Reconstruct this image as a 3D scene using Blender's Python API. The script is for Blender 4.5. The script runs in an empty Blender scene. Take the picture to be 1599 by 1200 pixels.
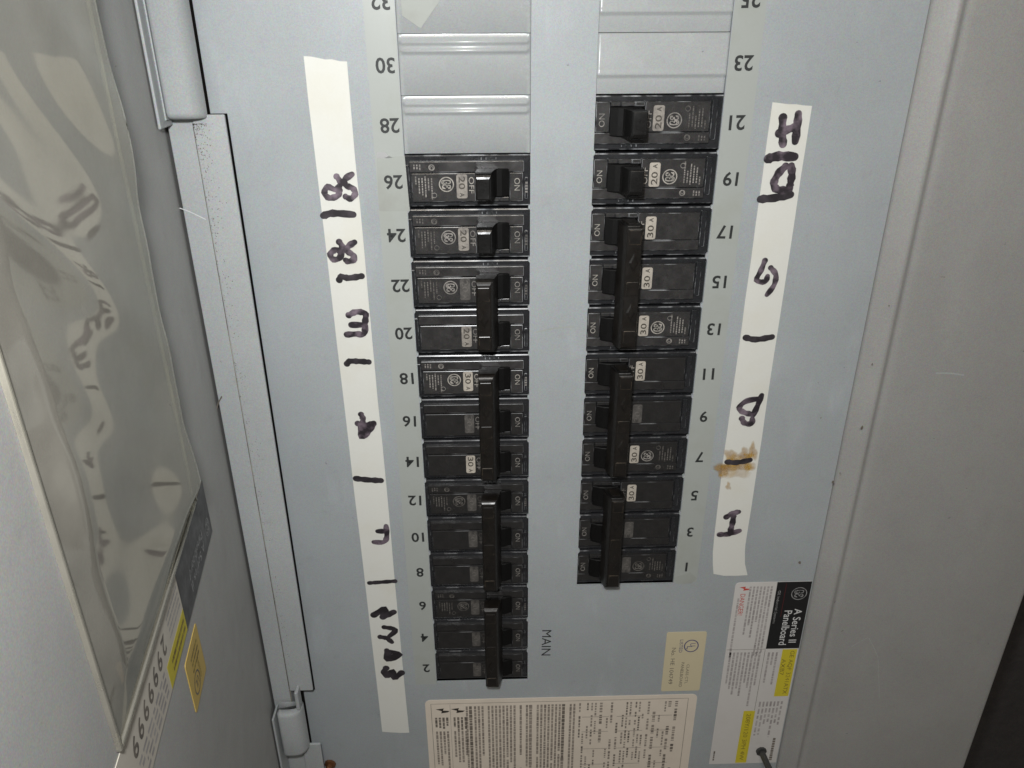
import bpy, bmesh, math, random
from mathutils import Vector, Matrix
import numpy as np

# ------------------------------------------------------------------ units
# Everything below is measured in inches (one breaker pole = 1 inch) on the
# panel: u to the right, v up the panel, w out of the panel; IN turns it to metres.
IN = 0.0254
rnd = random.Random(7)
S = bpy.context.scene
COL = S.collection

# ------------------------------------------------------------------ camera
RC = np.array([[0.999664, 0.00449963, -0.02552724],
               [-0.01520429, 0.89939313, -0.43687621],
               [0.02099324, 0.43711755, 0.89915935]])
CAM = Vector((-1.28197, 15.60032, 14.94332))
FPX = 1252.537
DG = np.diag([1., -1., -1.])
rot = (DG @ RC @ DG).T
cd = bpy.data.cameras.new('camera')
cd.sensor_width = 36.0
cd.lens = 36.0 * FPX / 1599.0
cd.clip_start = 0.01
cd.clip_end = 50
cam = bpy.data.objects.new('camera', cd)
COL.objects.link(cam)
M = Matrix([list(r) for r in rot]).to_4x4()
M.translation = CAM * IN
cam.matrix_world = M
S.camera = cam

# ------------------------------------------------------------------ world, lamps, exposure
W = bpy.data.worlds.new('World')
S.world = W
W.use_nodes = True
W.node_tree.nodes['Background'].inputs[0].default_value = (1.0, 0.95, 0.87, 1)
W.node_tree.nodes['Background'].inputs[1].default_value = 0.115

def area_lamp(name, loc, target, size, watts, col):
    l = bpy.data.lights.new(name, 'AREA')
    l.shape = 'DISK'
    l.size = size * IN
    l.energy = watts
    l.color = col
    o = bpy.data.objects.new(name, l)
    COL.objects.link(o)
    o.location = Vector(loc) * IN
    d = (Vector(target) - Vector(loc)).normalized()
    o.rotation_euler = d.to_track_quat('-Z', 'Y').to_euler()
    return o
area_lamp('flash_lamp', (-2.2, 18.0, 14.6), (-5.4, 9.6, 0), 1.2, 1.62, (0.97, 0.99, 1.0))
area_lamp('ceiling_lamp', (-3.5, 42.0, 37.0), (0, 10, 0), 11.0, 3.4, (1.0, 0.90, 0.76))

S.view_settings.view_transform = 'Standard'
S.view_settings.look = 'None'
S.view_settings.exposure = 0.0
S.view_settings.gamma = 1.0

# ------------------------------------------------------------------ where a pixel of the photograph lies on the panel
def P(x, y, w=0.0):
    d = RC.T @ np.array([(x - 799.5) / FPX, (y - 600) / FPX, 1.0])
    d = (d[0], -d[1], -d[2])
    s = (w - CAM.z) / d[2]
    return (CAM.x + s * d[0], CAM.y + s * d[1])

# ------------------------------------------------------------------ materials
def nodes_of(name):
    m = bpy.data.materials.new(name)
    m.use_nodes = True
    return m, m.node_tree.nodes, m.node_tree.links, m.node_tree.nodes['Principled BSDF']

def N(ns, kind, **kw):
    n = ns.new(kind)
    for k, v in kw.items():
        if k in n.inputs.keys():
            n.inputs[k].default_value = v
        else:
            setattr(n, k, v)
    return n

def coords(ns, ls, scale=(1, 1, 1)):
    tc = ns.new('ShaderNodeTexCoord')
    mp = ns.new('ShaderNodeMapping')
    mp.inputs['Scale'].default_value = scale
    ls.new(tc.outputs['Object'], mp.inputs['Vector'])
    return mp.outputs['Vector']

def mixcol(ns, ls, fac, a, b, blend='MIX'):
    n = ns.new('ShaderNodeMix')
    n.data_type = 'RGBA'
    n.blend_type = blend
    for sock, val in ((n.inputs[0], fac), (n.inputs[6], a), (n.inputs[7], b)):
        if isinstance(val, (int, float)):
            sock.default_value = val
        elif isinstance(val, tuple):
            sock.default_value = (*val, 1) if len(val) == 3 else val
        else:
            ls.new(val, sock)
    return n.outputs[2]

def ramp(ns, ls, fac, lo, hi, a=0.0, b=1.0):
    n = ns.new('ShaderNodeMapRange')
    n.inputs['From Min'].default_value = lo
    n.inputs['From Max'].default_value = hi
    n.inputs['To Min'].default_value = a
    n.inputs['To Max'].default_value = b
    ls.new(fac, n.inputs['Value'])
    return n.outputs['Result']

def noise(ns, ls, vec, scale, detail=3.0, rough=0.55):
    n = ns.new('ShaderNodeTexNoise')
    n.inputs['Scale'].default_value = scale / IN
    n.inputs['Detail'].default_value = detail
    n.inputs['Roughness'].default_value = rough
    ls.new(vec, n.inputs['Vector'])
    return n.outputs['Fac']

def bump(ns, ls, height, strength, dist):
    b = ns.new('ShaderNodeBump')
    b.inputs['Strength'].default_value = strength
    b.inputs['Distance'].default_value = dist * IN
    ls.new(height, b.inputs['Height'])
    return b.outputs['Normal']

def paint(name, col, rough=0.42, grime=0.25, grain=0.10, smear_glare=0.16):
    """enamelled sheet steel: even colour, pale smears (rubs, and glare put into the colour), grime, the fine stipple of the paint"""
    m, ns, ls, B = nodes_of(name)
    v = coords(ns, ls)
    big = noise(ns, ls, v, 0.35, 4)
    c = mixcol(ns, ls, ramp(ns, ls, big, 0.3, 0.7, 0, 1), tuple(x * 0.93 for x in col), tuple(min(1, x * 1.05) for x in col))
    v2 = coords(ns, ls, (1.0, 0.28, 1.0))
    sm = noise(ns, ls, v2, 1.1, 5, 0.6)
    c = mixcol(ns, ls, ramp(ns, ls, sm, 0.56, 0.75, 0, smear_glare), c, tuple(min(1, x * 1.45 + .03) for x in col))
    gr = noise(ns, ls, v, 2.6, 6, 0.65)
    c = mixcol(ns, ls, ramp(ns, ls, gr, 0.58, 0.78, 0, grime), c, (0.16, 0.145, 0.11))
    sp = noise(ns, ls, v, 9.0, 2, 0.5)
    c = mixcol(ns, ls, ramp(ns, ls, sp, 0.74, 0.80, 0, 0.5), c, (0.08, 0.07, 0.06))
    wn = ns.new('ShaderNodeTexWhiteNoise')
    snap = ns.new('ShaderNodeVectorMath'); snap.operation = 'SNAP'
    snap.inputs[1].default_value = (0.017 * IN,) * 3
    ls.new(v, snap.inputs[0]); ls.new(snap.outputs[0], wn.inputs['Vector'])
    c = mixcol(ns, ls, grain, c, wn.outputs['Color'], 'OVERLAY')
    ls.new(c, B.inputs['Base Color'])
    r = ramp(ns, ls, noise(ns, ls, v, 1.5, 4), 0.3, 0.7, rough - 0.06, rough + 0.10)
    ls.new(r, B.inputs['Roughness'])
    B.inputs['Specular IOR Level'].default_value = 0.45
    ls.new(bump(ns, ls, noise(ns, ls, v, 14, 2), 0.10, 0.01), B.inputs['Normal'])
    return m

def plastic(name, col, rough=0.4, dust=0.35, dustcol=(0.16, 0.155, 0.15), grain=0.14):
    """black moulded phenolic with dust and rub marks"""
    m, ns, ls, B = nodes_of(name)
    v = coords(ns, ls)
    d = noise(ns, ls, v, 3.2, 6, 0.7)
    c = mixcol(ns, ls, ramp(ns, ls, d, 0.35, 0.75, 0.08, dust), col, dustcol)
    wn = ns.new('ShaderNodeTexWhiteNoise')
    snap = ns.new('ShaderNodeVectorMath'); snap.operation = 'SNAP'
    snap.inputs[1].default_value = (0.015 * IN,) * 3
    ls.new(v, snap.inputs[0]); ls.new(snap.outputs[0], wn.inputs['Vector'])
    c = mixcol(ns, ls, grain, c, wn.outputs['Color'], 'OVERLAY')
    ls.new(c, B.inputs['Base Color'])
    r = ramp(ns, ls, noise(ns, ls, v, 2.0, 5, 0.7), 0.3, 0.7, rough - 0.1, rough + 0.16)
    ls.new(r, B.inputs['Roughness'])
    ls.new(bump(ns, ls, noise(ns, ls, v, 16, 3), 0.16, 0.012), B.inputs['Normal'])
    return m

def paper(name, col, stain=(0.42, 0.33, 0.20), amount=0.3, rough=0.6, scale=0.9):
    m, ns, ls, B = nodes_of(name)
    v = coords(ns, ls)
    n = noise(ns, ls, v, scale, 5, 0.6)
    c = mixcol(ns, ls, ramp(ns, ls, n, 0.5, 0.8, 0, amount), col, stain)
    n2 = noise(ns, ls, v, 24, 2)
    c = mixcol(ns, ls, ramp(ns, ls, n2, 0.3, 0.7, 0, 0.10), c, tuple(x * 0.8 for x in col))
    ls.new(c, B.inputs['Base Color'])
    B.inputs['Roughness'].default_value = rough
    ls.new(bump(ns, ls, noise(ns, ls, v, 5, 4), 0.12, 0.01), B.inputs['Normal'])
    return m

def ink(name, a, b=None, lo=0.4, hi=0.6, scale=4.0, rough=0.55):
    m, ns, ls, B = nodes_of(name)
    if b is None:
        B.inputs['Base Color'].default_value = (*a, 1)
    else:
        v = coords(ns, ls)
        n = noise(ns, ls, v, scale, 3, 0.6)
        ls.new(mixcol(ns, ls, ramp(ns, ls, n, lo, hi), a, b), B.inputs['Base Color'])
    B.inputs['Roughness'].default_value = rough
    return m

def film(name, tint, ior, rough, dirt):
    """clear vinyl: mirror-like at a grazing look, see-through straight on, faintly milky"""
    m, ns, ls, B = nodes_of(name)
    out = ns['Material Output']
    v = coords(ns, ls)
    tr = ns.new('ShaderNodeBsdfTransparent'); tr.inputs[0].default_value = (*tint, 1)
    gl = ns.new('ShaderNodeBsdfGlossy'); gl.inputs['Roughness'].default_value = rough
    gl.inputs['Color'].default_value = (1.0, 0.98, 0.90, 1)
    df = ns.new('ShaderNodeBsdfDiffuse'); df.inputs['Color'].default_value = (0.47, 0.44, 0.375, 1)
    fr = ns.new('ShaderNodeFresnel'); fr.inputs['IOR'].default_value = ior
    m1 = ns.new('ShaderNodeMixShader')
    n = noise(ns, ls, v, 1.2, 5, 0.6)
    ls.new(ramp(ns, ls, n, 0.30, 0.75, dirt * 0.88, dirt * 1.18), m1.inputs[0])
    ls.new(tr.outputs[0], m1.inputs[1]); ls.new(df.outputs[0], m1.inputs[2])
    m2 = ns.new('ShaderNodeMixShader')
    ls.new(fr.outputs[0], m2.inputs[0]); ls.new(m1.outputs[0], m2.inputs[1]); ls.new(gl.outputs[0], m2.inputs[2])
    ls.new(m2.outputs[0], out.inputs['Surface'])
    ns.remove(B)
    return m

MT = {}
MT['front'] = paint('deadfront_enamel', (0.352, 0.377, 0.390), 0.44, 0.16, 0.10, 0.30)  # smears strengthened here to paint glare streaks into the enamel colour
MT['filler'] = paint('filler_enamel', (0.385, 0.402, 0.405), 0.22, 0.12, 0.08, 0.08)
MT['trim'] = paint('trim_enamel', (0.325, 0.322, 0.312), 0.5, 0.16, 0.12, 0.10)
MT['lip'] = paint('lip_enamel', (0.40, 0.415, 0.415), 0.42, 0.16, 0.12, 0.10)
MT['door'] = paint('door_enamel', (0.42, 0.413, 0.395), 0.5, 0.16, 0.12, 0.12)
MT['dark'] = ink('dark_cavity', (0.012, 0.012, 0.013))
MT['floor'] = plastic('dark_carpet', (0.03, 0.027, 0.027), 0.9, 0.5, (0.075, 0.065, 0.06), 0.3)
MT['body'] = plastic('breaker_moulding', (0.010, 0.011, 0.013), 0.26, 0.34, (0.055, 0.055, 0.058))
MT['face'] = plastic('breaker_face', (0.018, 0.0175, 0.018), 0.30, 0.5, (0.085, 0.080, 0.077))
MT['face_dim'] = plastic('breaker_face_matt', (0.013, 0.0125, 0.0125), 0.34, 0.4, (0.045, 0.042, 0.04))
MT['toggle'] = plastic('toggle_moulding', (0.004, 0.004, 0.004), 0.27, 0.10, (0.03, 0.027, 0.024), 0.05)
MT['slot'] = plastic('toggle_slot', (0.003, 0.003, 0.003), 0.55, 0.12, (0.012, 0.011, 0.010), 0.05)
MT['slot'].node_tree.nodes['Principled BSDF'].inputs['Specular IOR Level'].default_value = 0.18
MT['edge'] = ink('glint_edge', (0.022, 0.023, 0.025), (0.36, 0.37, 0.385), 0.47, 0.66, 2.4, 0.25)  # glints along the chamfers, painted as pale patches in the base colour
MT['edge_dim'] = ink('glint_edge_dim', (0.018, 0.018, 0.020), (0.26, 0.265, 0.275), 0.50, 0.70, 2.4, 0.25)  # weaker painted glints, for the darker faces
MT['tie'] = plastic('tie_bar_moulding', (0.004, 0.0035, 0.003), 0.34, 0.5, (0.022, 0.017, 0.013), 0.2)
MT['tie_edge'] = ink('rubbed_tie_edge', (0.012, 0.010, 0.008), (0.10, 0.075, 0.05), 0.5, 0.66, 4, 0.3)
MT['badge'] = ink('badge_cream', (0.32, 0.29, 0.25), (0.50, 0.455, 0.39), 0.35, 0.65, 3)
MT['badge_worn'] = ink('badge_worn', (0.17, 0.155, 0.14), (0.33, 0.30, 0.265), 0.35, 0.65, 5)
MT['badge_dim'] = ink('badge_rubbed', (0.045, 0.042, 0.039), (0.11, 0.102, 0.094), 0.35, 0.65, 5)
MT['badge_ink'] = ink('badge_ink', (0.035, 0.03, 0.026), (0.08, 0.07, 0.055), 0.4, 0.6, 6)
MT['print'] = ink('breaker_print', (0.36, 0.335, 0.30), (0.20, 0.19, 0.17), 0.4, 0.62, 6)
MT['print_dim'] = ink('breaker_print_rubbed', (0.28, 0.26, 0.24), (0.15, 0.14, 0.13), 0.4, 0.6, 7)
MT['print_faint'] = ink('breaker_print_faint', (0.13, 0.12, 0.11), (0.06, 0.055, 0.05), 0.4, 0.6, 7)
MT['tape'] = paper('label_tape', (0.69, 0.69, 0.645), (0.58, 0.52, 0.34), 0.32, 0.55, 0.6)
MT['marker'] = ink('marker_ink', (0.020, 0.015, 0.020), (0.20, 0.155, 0.19), 0.44, 0.66, 3.2)
MT['marker_black'] = ink('marker_ink_black', (0.016, 0.013, 0.016), (0.06, 0.05, 0.06), 0.4, 0.7, 3)
MT['strip'] = paper('number_tape', (0.375, 0.395, 0.375), (0.32, 0.33, 0.28), 0.6, 0.38, 1.1)
MT['strip2'] = paper('clear_tape_glue', (0.352, 0.37, 0.345), (0.27, 0.27, 0.24), 0.6, 0.6, 1.1)
MT['num'] = ink('number_ink', (0.022, 0.024, 0.024))
MT['grey_ink'] = ink('main_ink', (0.022, 0.022, 0.022))
MT['cream'] = paper('cream_label', (0.72, 0.64, 0.545), (0.55, 0.47, 0.38), 0.4, 0.5)
MT['fine'] = ink('fine_print_ink', (0.20, 0.17, 0.145), (0.34, 0.295, 0.25), 0.35, 0.65, 3)
MT['fine_dark'] = ink('bold_print_ink', (0.11, 0.095, 0.08), (0.2, 0.17, 0.14), 0.35, 0.65, 5)
MT['bolt'] = ink('bolt_ink', (0.035, 0.028, 0.022))
MT['ul'] = paper('yellowed_sticker', (0.60, 0.53, 0.36), (0.5, 0.43, 0.28), 0.4, 0.5)
MT['blue'] = ink('blue_ink', (0.05, 0.05, 0.16), (0.10, 0.09, 0.2))
MT['white'] = paper('white_sticker', (0.62, 0.60, 0.58), (0.5, 0.46, 0.42), 0.3, 0.45)
MT['black'] = ink('black_sticker_ink', (0.010, 0.010, 0.011), None, rough=0.35)
MT['wtext'] = ink('white_ink', (0.62, 0.62, 0.62))
MT['wdim'] = ink('grey_white_ink', (0.36, 0.36, 0.36), (0.2, 0.2, 0.2), 0.4, 0.6, 8)
MT['red'] = ink('red_ink', (0.50, 0.055, 0.04))
MT['red_dim'] = ink('dark_red_ink', (0.10, 0.012, 0.014))
MT['yellow'] = paper('yellow_ink', (0.62, 0.52, 0.03), (0.5, 0.4, 0.03), 0.3, 0.5)
MT['brown_ink'] = ink('printed_ink', (0.17, 0.12, 0.03), (0.30, 0.23, 0.03))
MT['g_ink'] = ink('grey_print_ink', (0.30, 0.275, 0.27), (0.44, 0.41, 0.40), 0.35, 0.65, 3)
MT['dlabel'] = paper('door_sticker_white', (0.60, 0.55, 0.47), (0.5, 0.45, 0.38), 0.3, 0.5)
MT['dblack'] = plastic('door_sticker_black', (0.03, 0.027, 0.028), 0.38, 0.3, (0.07, 0.063, 0.063))
MT['dyellow'] = paper('door_sticker_yellow', (0.60, 0.50, 0.02), (0.5, 0.42, 0.05), 0.3, 0.5)
MT['amber'] = paper('amber_sticker', (0.60, 0.42, 0.10), (0.5, 0.36, 0.1), 0.3, 0.5)
MT['film'] = film('pocket_film', (0.88, 0.885, 0.84), 1.60, 0.05, 0.44)
MT['weld'] = film('pocket_weld', (0.80, 0.80, 0.70), 1.5, 0.12, 0.42)
MT['grime'] = ink('brown_grime', (0.06, 0.048, 0.032), (0.30, 0.27, 0.21), 0.4, 0.7, 1.5)
MT['steel'] = nodes_of('stud_steel')[0]
b = MT['steel'].node_tree.nodes['Principled BSDF']
b.inputs['Base Color'].default_value = (0.10, 0.10, 0.10, 1); b.inputs['Metallic'].default_value = 0.8; b.inputs['Roughness'].default_value = 0.38
MT['brass'] = nodes_of('screw_brass')[0]
b = MT['brass'].node_tree.nodes['Principled BSDF']
b.inputs['Base Color'].default_value = (0.24, 0.11, 0.05, 1); b.inputs['Metallic'].default_value = 0.7; b.inputs['Roughness'].default_value = 0.4
MT['stain'] = None
def stain_mat():
    m, ns, ls, B = nodes_of('rust_stain')
    v = coords(ns, ls)
    n = noise(ns, ls, v, 5.0, 5, 0.6)
    c = mixcol(ns, ls, ramp(ns, ls, n, 0.3, 0.7), (0.30, 0.12, 0.0), (0.62, 0.37, 0.03))
    ls.new(c, B.inputs['Base Color']); B.inputs['Roughness'].default_value = 0.4
    # soaked into the paper: denser in the middle of each blot
    at = ns.new('ShaderNodeAttribute'); at.attribute_name = 'soak'
    mul = ns.new('ShaderNodeMath'); mul.operation = 'MULTIPLY'
    ls.new(at.outputs['Fac'], mul.inputs[0]); ls.new(ramp(ns, ls, n, 0.25, 0.65, 0.35, 1.0), mul.inputs[1])
    ls.new(mul.outputs[0], B.inputs['Alpha'])
    return m
MT['stain'] = stain_mat()

# ------------------------------------------------------------------ mesh helpers
class MB:
    """collects polygons (inches) and builds one mesh object"""
    def __init__(s):
        s.v = []; s.f = []; s.m = []; s.mats = []
    def mi(s, m):
        if m not in s.mats:
            s.mats.append(m)
        return s.mats.index(m)
    def add(s, vs, fs, m):
        o = len(s.v); k = s.mi(m)
        s.v += [tuple(p) for p in vs]
        for f in fs:
            s.f.append(tuple(i + o for i in f)); s.m.append(k)
    def box(s, a, b, m, ch=0.0, em=None):
        """box from corner a to corner b; the four top edges (and uprights) chamfered by ch"""
        (x0, y0, z0), (x1, y1, z1) = a, b
        if ch <= 0:
            vs = [(x0, y0, z0), (x1, y0, z0), (x1, y1, z0), (x0, y1, z0), (x0, y0, z1), (x1, y0, z1), (x1, y1, z1), (x0, y1, z1)]
            s.add(vs, [(3, 2, 1, 0), (4, 5, 6, 7), (0, 1, 5, 4), (1, 2, 6, 5), (2, 3, 7, 6), (3, 0, 4, 7)], m)
            return
        out = rrect(x0, y0, x1, y1, ch, 1)
        inn = [(min(max(x, x0 + ch), x1 - ch), min(max(y, y0 + ch), y1 - ch)) for x, y in out]
        n = len(out)
        c = ch * 0.35
        mid = [(x + (ix - x) * 0.3, y + (iy - y) * 0.3) for (x, y), (ix, iy) in zip(out, inn)]
        rings = [[(x, y, z0) for x, y in out], [(x, y, z1 - ch) for x, y in out], [(x, y, z1 - c) for x, y in mid], [(x, y, z1) for x, y in inn]]
        s.loft(rings[:3], m, True, False)
        s.loft(rings[2:], em or m, False, False)
        s.add(rings[3], [tuple(range(n))], m)
    def loft(s, rings, m, cap0=False, cap1=False):
        n = len(rings[0]); vs = [p for r in rings for p in r]; fs = []
        for k in range(len(rings) - 1):
            for i in range(n):
                j = (i + 1) % n
                fs.append((k * n + i, k * n + j, (k + 1) * n + j, (k + 1) * n + i))
        if cap0: fs.append(tuple(reversed(range(n))))
        if cap1: fs.append(tuple((len(rings) - 1) * n + i for i in range(n)))
        s.add(vs, fs, m)
    def plate(s, poly, z0, z1, m):
        """counter-clockwise outline with thickness"""
        s.loft([[(x, y, z0) for x, y in poly], [(x, y, z1) for x, y in poly]], m, True, True)
    def sheet(s, poly, z, m):
        s.add([(x, y, z) for x, y in poly], [tuple(range(len(poly)))], m)
    def build(s, name, parent=None, loc=None, smooth=False, xf=None):
        me = bpy.data.meshes.new(name)
        pts = s.v
        if xf is not None:
            pts = [tuple(xf @ Vector(p)) for p in pts]
        me.from_pydata([(x * IN, y * IN, z * IN) for x, y, z in pts], [], s.f)
        for m in s.mats:
            me.materials.append(MT[m] if isinstance(m, str) else m)
        me.polygons.foreach_set('material_index', s.m)
        if smooth:
            me.polygons.foreach_set('use_smooth', [True] * len(s.f))
        me.update()
        o = bpy.data.objects.new(name, me)
        COL.objects.link(o)
        if loc is not None:
            o.location = Vector(loc) * IN
        if parent is not None:
            o.parent = parent
        return o

def rrect(x0, y0, x1, y1, r, n=4, which=(1, 1, 1, 1)):
    """rounded rectangle outline, counter-clockwise from the lower left; which = ll, lr, ur, ul"""
    out = []
    for k, (cx, cy, px, py) in enumerate(((x0 + r, y0 + r, x0, y0), (x1 - r, y0 + r, x1, y0), (x1 - r, y1 - r, x1, y1), (x0 + r, y1 - r, x0, y1))):
        if not which[k]:
            out.append((px, py)); continue
        for i in range(n + 1):
            a = math.radians(180 + 90 * k + 90 * i / n)
            out.append((cx + r * math.cos(a), cy + r * math.sin(a)))
    return out

def empty(name, loc, label, cat, group=None, rz=0.0):
    o = bpy.data.objects.new(name, None)
    COL.objects.link(o)
    o.empty_display_size = 0.01
    o.location = Vector(loc) * IN
    o.rotation_euler = (0, 0, rz)
    tag(o, label, cat, group)
    return o

def tag(o, label=None, cat=None, group=None, kind=None):
    if label: o['label'] = label
    if cat: o['category'] = cat
    if group: o['group'] = group
    if kind: o['kind'] = kind
    return o

# lettering: outlines from Blender's built-in typeface, turned into flat meshes
_txt = {}
def glyphs(text, bold=0.0):
    key = (text, bold)
    if key not in _txt:
        cu = bpy.data.curves.new('lettering_source', 'FONT')
        cu.body = text; cu.size = 1.0; cu.resolution_u = 3; cu.fill_mode = 'FRONT'; cu.offset = bold
        ob = bpy.data.objects.new('lettering_source', cu)
        COL.objects.link(ob)
        bpy.context.view_layer.update()
        me = bpy.data.meshes.new_from_object(ob.evaluated_get(bpy.context.evaluated_depsgraph_get()))
        vs = [(v.co.x, v.co.y) for v in me.vertices]; fs = [tuple(p.vertices) for p in me.polygons]
        bpy.data.objects.remove(ob); bpy.data.curves.remove(cu); bpy.data.meshes.remove(me)
        xs = [x for x, y in vs]; ys = [y for x, y in vs]
        _txt[key] = (vs, fs, min(xs), max(xs), min(ys), max(ys))
    return _txt[key]

def text_into(mb, text, cx, cy, height, mat, ang=0.0, z=0.0, width=None, bold=0.0):
    """text whose capitals are height tall (and width long when given), centred on cx, cy, turned by ang degrees"""
    vs, fs, x0, x1, y0, y1 = glyphs(text, bold)
    sy = height / (y1 - y0)
    sx = sy if width is None else width / (x1 - x0)
    a = math.radians(ang); ca, sa = math.cos(a), math.sin(a)
    mx, my = (x0 + x1) / 2, (y0 + y1) / 2
    pts = []
    for x, y in vs:
        px, py = (x - mx) * sx, (y - my) * sy
        pts.append((cx + px * ca - py * sa, cy + px * sa + py * ca, z))
    mb.add(pts, fs, mat)

def smooth_line(pts, n=4):
    if len(pts) < 3:
        (x0, y0), (x1, y1) = pts
        return [(x0 + (x1 - x0) * t / 4, y0 + (y1 - y0) * t / 4) for t in range(5)]
    out = []
    P_ = [pts[0]] + list(pts) + [pts[-1]]
    for i in range(1, len(P_) - 2):
        p0, p1, p2, p3 = P_[i - 1:i + 3]
        for k in range(n):
            t = k / n
            out.append(tuple(0.5 * (2 * p1[j] + (p2[j] - p0[j]) * t + (2 * p0[j] - 5 * p1[j] + 4 * p2[j] - p3[j]) * t * t + (3 * p1[j] - p0[j] - 3 * p2[j] + p3[j]) * t ** 3) for j in range(2)))
    out.append(pts[-1])
    return out

def stroke_into(mb, pts, width, z, mat, dz=0.004):
    """a felt-pen stroke: a ribbon with round ends, rising a hair along its length so that it can cross itself"""
    L = smooth_line(pts)
    n = len(L); r = width / 2
    vs = []; fs = []
    def nrm(i):
        a = L[max(i - 1, 0)]; b_ = L[min(i + 1, n - 1)]
        dx, dy = b_[0] - a[0], b_[1] - a[1]; d = math.hypot(dx, dy) or 1
        return -dy / d, dx / d
    for i, (x, y) in enumerate(L):
        nx, ny = nrm(i); w = r * (0.93 + 0.12 * math.sin(i * 1.7 + x * 9))
        h = z + dz * i / n
        vs += [(x + nx * w, y + ny * w, h), (x - nx * w, y - ny * w, h)]
        if i: fs.append((2 * i - 2, 2 * i - 1, 2 * i + 1, 2 * i))
    mb.add(vs, fs, mat)
    for end, i in ((0, 0), (1, n - 1)):
        nx, ny = nrm(i); tx, ty = (-ny, nx) if end == 0 else (ny, -nx)
        tx, ty = (ny, -nx) if end else (-ny, nx)
        x, y = L[i]; h = z + dz * i / n
        w = r * (0.93 + 0.12 * math.sin(i * 1.7 + x * 9))
        cap = [(x + w * (nx * math.cos(a) + tx * math.sin(a)), y + w * (ny * math.cos(a) + ty * math.sin(a)), h) for a in [math.pi * k / 6 for k in range(7)]]
        mb.add(cap, [tuple(range(7)) if end == 0 else tuple(reversed(range(7)))], mat)

def fine_lines(mb, x0, y0, length, mat, z, ang, thick, seed, word=(0.05, 0.16), gap=0.018):
    """one line of print too small to read: word-long dashes along direction ang"""
    r = random.Random(seed)
    a = math.radians(ang); ca, sa = math.cos(a), math.sin(a)
    t = 0.0
    while t < length:
        d = min(r.uniform(*word), length - t)
        h = thick * r.uniform(0.8, 1.0)
        q = [(t, -h / 2), (t + d, -h / 2), (t + d, h / 2), (t, h / 2)]
        mb.add([(x0 + px * ca - py * sa, y0 + px * sa + py * ca, z) for px, py in q], [(0, 1, 2, 3)], mat)
        t += d + gap

def ring_into(mb, cx, cy, rx, ry, wd, mat, z, n=24, ang=0):
    a0 = math.radians(ang)
    vs = []; fs = []
    for i in range(n):
        a = 2 * math.pi * i / n
        for k in (1, 0):
            x, y = (rx - k * wd) * math.cos(a), (ry - k * wd) * math.sin(a)
            vs.append((cx + x * math.cos(a0) - y * math.sin(a0), cy + x * math.sin(a0) + y * math.cos(a0), z))
    for i in range(n):
        j = (i + 1) % n
        fs.append((2 * i, 2 * i + 1, 2 * j + 1, 2 * j))
    mb.add(vs, fs, mat)

def monogram_into(mb, cx, cy, r, mat, z, ang, wd=None):
    """the maker's round emblem: a ring with two looping script letters and four small swashes"""
    wd = wd or r * 0.15
    ring_into(mb, cx, cy, r, r, wd, mat, z)
    a = math.radians(ang); ca, sa = math.cos(a), math.sin(a)
    T = lambda p: (cx + r * (p[0] * ca - p[1] * sa), cy + r * (p[0] * sa + p[1] * ca))
    g = [(-0.10, 0.20), (-0.14, 0.46), (-0.40, 0.50), (-0.54, 0.10), (-0.46, -0.30), (-0.20, -0.36), (-0.05, -0.05), (-0.30, -0.02), (-0.08, -0.02), (-0.06, -0.50), (-0.36, -0.60)]
    e = [(0.44, 0.28), (0.36, 0.52), (0.14, 0.44), (0.14, 0.18), (0.38, 0.06), (0.12, -0.04), (0.08, -0.38), (0.34, -0.48), (0.56, -0.18)]
    stroke_into(mb, [T(p) for p in g], wd * 1.0, z, mat, 0.001)
    stroke_into(mb, [T(p) for p in e], wd * 1.0, z, mat, 0.001)
    for k in range(4):
        b_ = math.radians(45 + 90 * k)
        p = [(0.60 * math.cos(b_ - .35), 0.60 * math.sin(b_ - .35)), (0.72 * math.cos(b_), 0.72 * math.sin(b_)), (0.60 * math.cos(b_ + .35), 0.60 * math.sin(b_ + .35))]
        stroke_into(mb, [T(q) for q in p], wd * 0.7, z, mat, 0.001)

def bolt_poly(cx, cy, L, ang):
    """lightning flash as a polygon pair"""
    a = math.radians(ang); ca, sa = math.cos(a), math.sin(a)
    pts = [(-0.5, 0.16), (0.10, 0.24), (0.02, 0.03), (0.5, -0.02), (0.36, -0.16), (-0.12, -0.24), (-0.06, -0.02)]
    return [(cx + L * (x * ca - y * sa), cy + L * (x * sa + y * ca)) for x, y in pts]

# ------------------------------------------------------------------ the floor under the panel
mb = MB()
mb.add([(-120, -120, -4.25), (120, -120, -4.25), (120, 120, -4.25), (-120, 120, -4.25)], [(0, 1, 2, 3)], 'floor')
tag(mb.build('floor'), kind='structure')

# ------------------------------------------------------------------ panelboard
CW, CG = 2.2883, 1.1525                      # width of a breaker cutout, width of the web between the two
UL0, UL1, UR0, UR1 = -CG / 2 - CW, -CG / 2, CG / 2, CG / 2 + CW
VTOP, VBOT = 19.0, -9.0
panel = empty('panelboard', (0, 0, 0), 'grey steel breaker panelboard lying open with two columns of black breakers', 'panelboard')

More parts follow.
